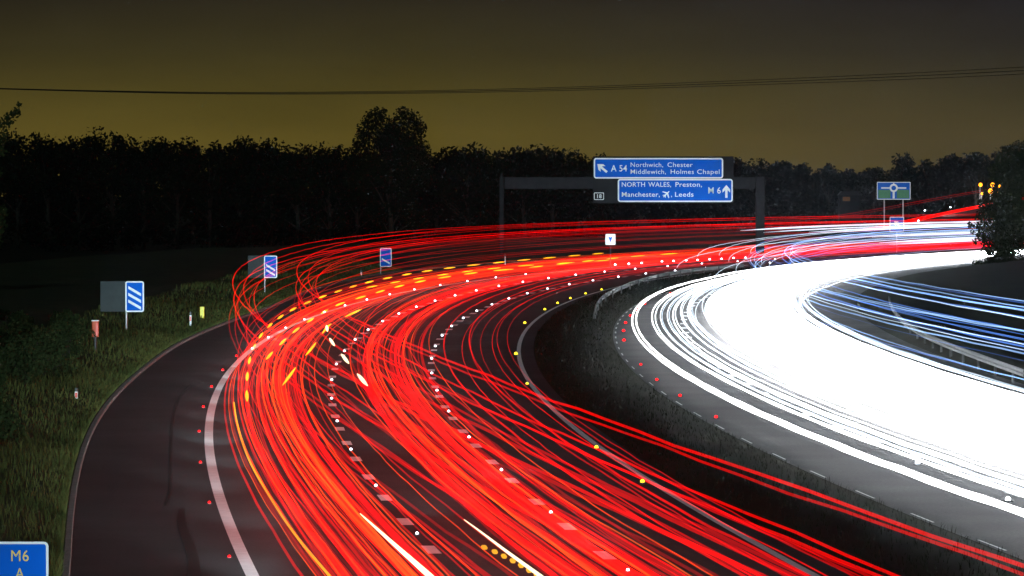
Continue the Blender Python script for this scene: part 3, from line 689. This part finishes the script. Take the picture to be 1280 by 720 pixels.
# far left treeline: each tree of the skyline
YT_ = 700.0
def top_z(v, Y): return at(640, v, Y).z
line_pts = [(-15,176),(22,172),(60,171),(98,173),(140,169),(180,176),(222,177),(262,180),(300,178),(340,181),(372,184),(412,185),(446,186),(545,188),(585,186),(622,190),(655,190),(690,189),(722,199)]
for u, v in line_pts:
    Y = YT_ + RNG.uniform(-30, 30); h = top_z(v + RNG.uniform(-5,4), Y) + .6
    tree((u-640)*Y/F, Y, -.6, h, RNG.uniform(10,13), 'dark broadleaf tree in the even treeline along the far left skyline', 'trees of the far left treeline', per=75, leaf=.62, k=48, low=.03, flat=.55)
Y = 560.0; s = Y/F
tree((488-640)*s, Y, -.6, top_z(150, Y)+.6, 9.0, 'tall dark tree rising well above the far treeline left of the gantry', None, per=330, leaf=.38, k=44, low=.03,
     top=[(-2.0,17.2,1.3),(-1.2,18.0,.9),(-2.6,16.2,1.4),(-.4,16.4,1.3),(1.6,17.5,1.3),(2.7,17.1,1.2),(3.3,16.0,1.2),(1.0,15.6,1.6),(-3.4,14.9,1.2),(2.4,14.6,1.7),(-1.6,14.4,1.9),(.4,13.6,2.0),(3.4,13.6,1.5),(-3.6,13.2,1.5),(3.9,12.2,1.2),(-4.3,12.0,1.1),(-3.9,13.9,.7),(0,11.5,2.2),(2.4,11.5,2.0),(-2.6,11.2,2.0),(4.2,10.5,1.3),(-4.2,10,1.3)])
rt = [(925,203,13),(948,196,12),(975,203,9),(1000,207,9),(1036,205,9),(1062,208,9),(1092,207,8),(1128,195,12),(1160,203,9),(1188,198,10),(1220,190,11),(1255,185,12),(1292,181,13),(1325,180,13)]
for i, (u, v, w) in enumerate(rt):
    Y = 1050 + RNG.uniform(-25, 25); h = top_z(v, Y) + .6
    tree((u-640)*Y/F, Y, -.6, h, w*1.25, 'hazy dark tree on the skyline right of the gantry sign', 'skyline trees right of the gantry sign', per=75, leaf=.85, k=40, low=.02)
# thin wood behind both treelines that reads as one mass
C = []; R = []
for i in range(1400):
    u = RNG.uniform(-60, 760) if i < 850 else RNG.uniform(760, 1340); left = u < 760; Y = RNG.uniform(760,800) if left else RNG.uniform(1110,1160)
    vt = np.interp(u, [-60,400,740,780,930,1000,1100,1200,1340],[180,187,197,222,212,218,212,206,192]) + 3
    zt_ = top_z(vt, Y); C.append(((u-640)*Y/F, Y, max(.5,zt_-1.5) * RNG.random()**.75)); R.append(RNG.uniform(1.4,2.4) * (1 if left else 1.4))
v, f = leaves((np.array(C), np.array(R)), 95, .95)
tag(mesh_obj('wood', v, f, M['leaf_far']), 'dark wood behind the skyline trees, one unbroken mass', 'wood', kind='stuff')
# near-left tree whose twig reaches into the frame
Y = 300.0; s = Y/F
tree((-22-640)*s, Y, .5, top_z(128, Y)-.5, 4.2, 'dark tree at the left edge with a leafy tip against the sky', None, per=130, leaf=.26, k=26, low=.3, mt='leaf',
     top=[(1.7,top_z(148,Y)-.5,.42),(2.1,top_z(140,Y)-.5,.36),(1.4,top_z(155,Y)-.5,.45),(2.35,top_z(131,Y)-.5,.22)])
# shrubs on the left verge
shr = []
for k in range(60):
    Y = RNG.uniform(120, 300); d = RNG.uniform(2.6, 10.5) if Y < 220 else RNG.uniform(4.5, 12)
    x = float(KX(np.array([Y]))[0]) - d; u = 640 + x*F/Y
    if u < -25 or u > 205: continue
    zb = float(vz(np.array([d]), np.array([Y]))[0]); vb = YH + (H-zb)*F/Y; h = RNG.uniform(1.1, 2.3)
    vmax = 432 if u > 92 else 385
    if u > 92 and d < 3.5: continue
    h = min(h, (vb - vmax)*Y/F)
    if h < .5 or (60 < u < 135 and Y < 172): continue
    shr.append((x, Y, zb, h*RNG.uniform(.9,1.4), h))
for i, (x, Y, zb, w, h) in enumerate(shr):
    t = empty('shrub', (x, Y, zb-.1), 'dark leafy shrub on the left verge around the orange phone box', 'shrub', 'shrubs on the left verge')
    k = 16; C = np.stack([RNG.normal(0,w*.22,k), RNG.normal(0,w*.2,k), RNG.uniform(.15,.8,k)*h], 1)
    vv, ff = leaves((C, np.full(k, w*.24)), 90, .16); mesh_obj('foliage', vv, ff, M['leaf'], t)
    m = MB()
    for c in C[:7]: m.tube([(0,0,-.1),(c[0]*.5,c[1]*.5,c[2]*.6),tuple(c)], [.04,.025,.01], 5)
    m.build('stems', M['bark'], t)
# dark tree leaning over the right edge, in front of the white mass
Y = 470.0; s = Y/F
TX = 1300
top = []
for u, v, r in ((1262,200,1.5),(1275,192,1.4),(1255,214,1.3),(1243,212,.7),(1262,228,1.8),(1240,222,.45),(1248,246,1.1),(1232,262,.9),(1244,270,1.6),(1226,272,.6),(1222,283,.5),(1213,281,.35),(1240,290,1.7),(1228,296,.6),(1219,302,.35),(1246,308,1.6),(1233,312,.6),(1250,325,1.4),(1238,328,.7),(1243,340,1.0),(1262,345,1.8),(1216,290,.3),(1232,240,.35),(1225,252,.35),(1262,262,2),(1262,290,2),(1266,318,2)):
    top.append(((u-TX)*s, top_z(v, Y)+.2, r))
t = tree((TX-640)*s, Y, -.2, top_z(188, Y), 9, 'dark tree in front of the lights at the right edge of the picture', None, per=620, leaf=.27, k=46, low=.02, mt='leaf', top=top)
for i, (u, v, w, h) in enumerate([(1218,352,2.4,1.0),(1246,356,3.4,2.2)]):
    x = (u-640)*Y/F
    t = empty('shrub', (x, Y-6, .3), ('low twiggy bush silhouetted against the white mass' if i == 0 else 'taller dark bush at the foot of the right edge tree'), 'shrub')
    k = 14; C = np.stack([RNG.normal(0,w*.25,k), RNG.normal(0,w*.2,k), RNG.uniform(.1,.9,k)*h], 1)
    vv, ff = leaves((C, np.full(k, w*.16)), 70, .2); mesh_obj('foliage', vv, ff, M['leaf'], t)
    m = MB()
    for c in C[:7]: m.tube([(0,0,-.1),(c[0]*.5,c[1]*.5,c[2]*.6),tuple(c)], [.05,.03,.01], 5)
    m.build('stems', M['bark'], t)

# ------------------------------------------------------------------ sky line things: cables, lamps, house
t = empty('power_line', tuple(at(640, 113, 420)), 'thin sagging power line of three cables crossing the sky', 'power line')
base = at(640, 113, 420)
for dv, w in ((0,.034),(2.2,.028),(-2.2,.026)):
    P = [at(u, v + dv*np.interp(u,[0,640,1400],[.2,.8,2.2]), 420) - base for u, v in ((-200,105),(0,111),(160,115),(300,117),(470,116),(640,113),(780,109),(900,104.5),(1080,98),(1280,88.5),(1450,78))]
    tt = np.linspace(0, 10, 80); Pn = np.array([tuple(p) for p in P]); Q = np.stack([np.interp(tt, np.arange(11), Pn[:,k]) for k in range(3)],1)
    Q = np.stack([np.convolve(np.pad(Q[:,k],5,'edge'), np.ones(11)/11,'valid') for k in range(3)],1)
    m = MB(); m.tube(Q, w, 5); m.build('cable', M['cable'], t)
Y = 1010.0
for u, v, r in ((1225,231,.42),(1227,242,.3),(1240,231,.46),(1238,239,.6),(1248,233,.42),(1246,241,.3)):
    p = at(u, v, Y)
    t = empty('street_lamp', (p.x, p.y, 3), 'orange street lamp glowing through the leaves at the upper right', 'street lamp', 'orange lamps at the junction')
    hz = p.z - 3
    m = MB(); m.cyl(0,0,-4,hz-.05,.1,.06); m.tube([(0,0,hz-.1),(0,-.4,hz+.12),(0,-.9,hz+.14)], .05, 6); m.build('column', M['steel'], t)
    m = MB()
    for k in range(6):
        z0, z1 = -math.cos(math.pi*k/6)*r, -math.cos(math.pi*(k+1)/6)*r
        m.cyl(0,-1.1,hz+z0,hz+z1,max(.01,math.sin(math.pi*k/6)*r),max(.01,math.sin(math.pi*(k+1)/6)*r),10)
    m.build('lamp_head', G['sodium'], t)
p = at(1062, 253, 1020)
t = empty('house', (p.x, p.y, p.z), 'dim far house with one orange lit window beyond the slip road', 'house')
m = MB(); m.box(-2.2,2.2,0,5,-5,1.5); m.build('wall', M['brick'], t)
m = MB(); m.plate([(-2.5,1.5),(2.5,1.5),(1.6,2.4),(-1.6,2.4)], -.2, 5.2); m.build('roof', M['board'], t)
m = MB(); m.box(-1.5,.1,-.03,-.004,.3,1.2); wn = m.build('window', G['window'], t)
m = MB(); ring_plate(m, -1.6, .2, .2, 1.3, .02, .1, -.05, -.031); m.build('frame', M['board'], wn)

# ------------------------------------------------------------------ light: night sky, added fill light, headlamps of the outbound traffic
w = bpy.data.worlds.new('World'); S.world = w; w.use_nodes = True; nt = w.node_tree; nt.nodes.clear()
out = nt.nodes.new('ShaderNodeOutputWorld')
sky = nt.nodes.new('ShaderNodeTexSky'); sky.sky_type = 'NISHITA'; sky.sun_disc = False
sky.sun_elevation = math.radians(-4); sky.sun_rotation = math.radians(200)
bg1 = nt.nodes.new('ShaderNodeBackground'); bg1.inputs['Strength'].default_value = .05
nt.links.new(sky.outputs['Color'], bg1.inputs['Color'])
tc = nt.nodes.new('ShaderNodeTexCoord'); sep = nt.nodes.new('ShaderNodeSeparateXYZ'); nt.links.new(tc.outputs['Generated'], sep.inputs['Vector'])
mr = nt.nodes.new('ShaderNodeMapRange'); mr.inputs['From Min'].default_value = -.002; mr.inputs['From Max'].default_value = .06
nt.links.new(sep.outputs['Z'], mr.inputs['Value'])
cr = nt.nodes.new('ShaderNodeValToRGB'); e = cr.color_ramp.elements
e[0].position = 0; e[0].color = (.112,.083,.018,1); e[1].position = 1; e[1].color = (.010,.0085,.006,1)
for p_, c_ in ((.22,(.100,.074,.014,1)),(.36,(.070,.054,.012,1)),(.52,(.042,.034,.012,1)),(.7,(.023,.019,.011,1))):
    q = e.new(p_); q.color = c_
nt.links.new(mr.outputs['Result'], cr.inputs['Fac'])
# the town's glow is strongest ahead-left and greyer to the right
az = nt.nodes.new('ShaderNodeMapRange'); az.inputs['From Min'].default_value = -.02; az.inputs['From Max'].default_value = .11
nt.links.new(sep.outputs['X'], az.inputs['Value'])
mx = nt.nodes.new('ShaderNodeMix'); mx.data_type = 'RGBA'; mx.blend_type = 'MULTIPLY'; mx.inputs['B'].default_value = (.62,.66,1.25,1)
nt.links.new(az.outputs['Result'], mx.inputs['Factor']); nt.links.new(cr.outputs['Color'], mx.inputs['A'])
nz = nt.nodes.new('ShaderNodeTexNoise'); nz.inputs['Scale'].default_value = 1; nz.inputs['Detail'].default_value = 3
mp = nt.nodes.new('ShaderNodeMapping'); mp.inputs['Scale'].default_value = (14, 14, 60); nt.links.new(tc.outputs['Generated'], mp.inputs['Vector']); nt.links.new(mp.outputs[0], nz.inputs['Vector'])
bg2 = nt.nodes.new('ShaderNodeBackground'); sm = nt.nodes.new('ShaderNodeMapRange'); sm.inputs['From Min'].default_value = .25; sm.inputs['From Max'].default_value = .75; sm.inputs['To Min'].default_value = .84; sm.inputs['To Max'].default_value = 1.16
nt.links.new(nz.outputs['Fac'], sm.inputs['Value']); nt.links.new(sm.outputs['Result'], bg2.inputs['Strength'])
nt.links.new(mx.outputs['Result'], bg2.inputs['Color'])
ad = nt.nodes.new('ShaderNodeAddShader'); nt.links.new(bg1.outputs[0], ad.inputs[0]); nt.links.new(bg2.outputs[0], ad.inputs[1])
nt.links.new(ad.outputs[0], out.inputs['Surface'])

def lamp(name, kind, loc, direction, energy, col, **kw):
    l = bpy.data.lights.new(name, kind); l.energy = energy; l.color = col
    for k, v in kw.items(): setattr(l, k, v)
    o = bpy.data.objects.new(name, l); COL.objects.link(o); o.location = loc
    o.rotation_euler = Vector(direction).to_track_quat('-Z', 'Y').to_euler(); return o
lamp('night_fill', 'SUN', (0,0,60), (.3,.8,-.8), .45, (.42,.9,1), angle=math.radians(.5))  # unseen sun lamp added as cool fill to neutralise the red cast
for Y in list(np.arange(14, 300, 6.5)) + list(range(305, 500, 12)):
    a = (.12, 1.1, .1, 2.1)[int(Y/6.5) % 4] if Y < 300 else .3
    x = float(LEFT(a, np.array([float(Y)]))[0]); x2 = float(LEFT(a, np.array([Y+40.]))[0])
    lamp('headlamp', 'SPOT', (x + .5*math.sin(Y*1.7), Y, 1.1 + .2*math.sin(Y*2.3)), (x2-x-(.8 if a < 1 else 0), 40, .35), ((22000 if a < 1 else 9000) if Y < 300 else 15000), (.66,.93,1), spot_size=math.radians(22), spot_blend=1.0, shadow_soft_size=.3)

for k in (18, 26, 34, 42, 50):             # headlamps of the traffic on the slip road
    p = spc[k]; d = spc[min(k+5, 59)] - p
    lamp('headlamp', 'SPOT', (p[0], p[1], p[2]), (d[0]*.35, d[1], d[2]+1), 60000, (1,.97,.92), spot_size=math.radians(30), spot_blend=1.0, shadow_soft_size=.3)

# ------------------------------------------------------------------ haze
HZ = .000035
if HZ:
    hm = bpy.data.materials.new('haze'); hm.use_nodes = True; nt = hm.node_tree; nt.nodes.clear()
    o_ = nt.nodes.new('ShaderNodeOutputMaterial'); vp = nt.nodes.new('ShaderNodeVolumePrincipled')
    vp.inputs['Color'].default_value = (.66,.8,1,1); vp.inputs['Density'].default_value = HZ; vp.inputs['Anisotropy'].default_value = .86
    nt.links.new(vp.outputs[0], o_.inputs['Volume'])
    b = MB(); b.box(-420, 420, -60, 1300, -1.6, 45); o = b.build('haze', hm); tag(o, 'thin night haze glowing over the road', 'haze', kind='stuff')

# ------------------------------------------------------------------ camera, render
cam = bpy.data.cameras.new('camera'); cam.sensor_width = 36; cam.lens = 36 * F / 1280; cam.clip_start = .5; cam.clip_end = 20000
co = bpy.data.objects.new('camera', cam); COL.objects.link(co); co.location = (0, 0, H); co.rotation_euler = (math.pi/2 - PITCH, 0, 0)
S.camera = co
S.view_settings.view_transform = 'Standard'; S.view_settings.look = 'None'; S.view_settings.exposure = 0; S.view_settings.gamma = 1
S.render.engine = 'CYCLES'; S.cycles.use_denoising = True; S.cycles.max_bounces = 5; S.cycles.diffuse_bounces = 2; S.cycles.glossy_bounces = 2
S.cycles.volume_bounces = 0; S.cycles.transparent_max_bounces = 28; S.cycles.sample_clamp_indirect = 3; S.cycles.caustics_reflective = False; S.cycles.caustics_refractive = False
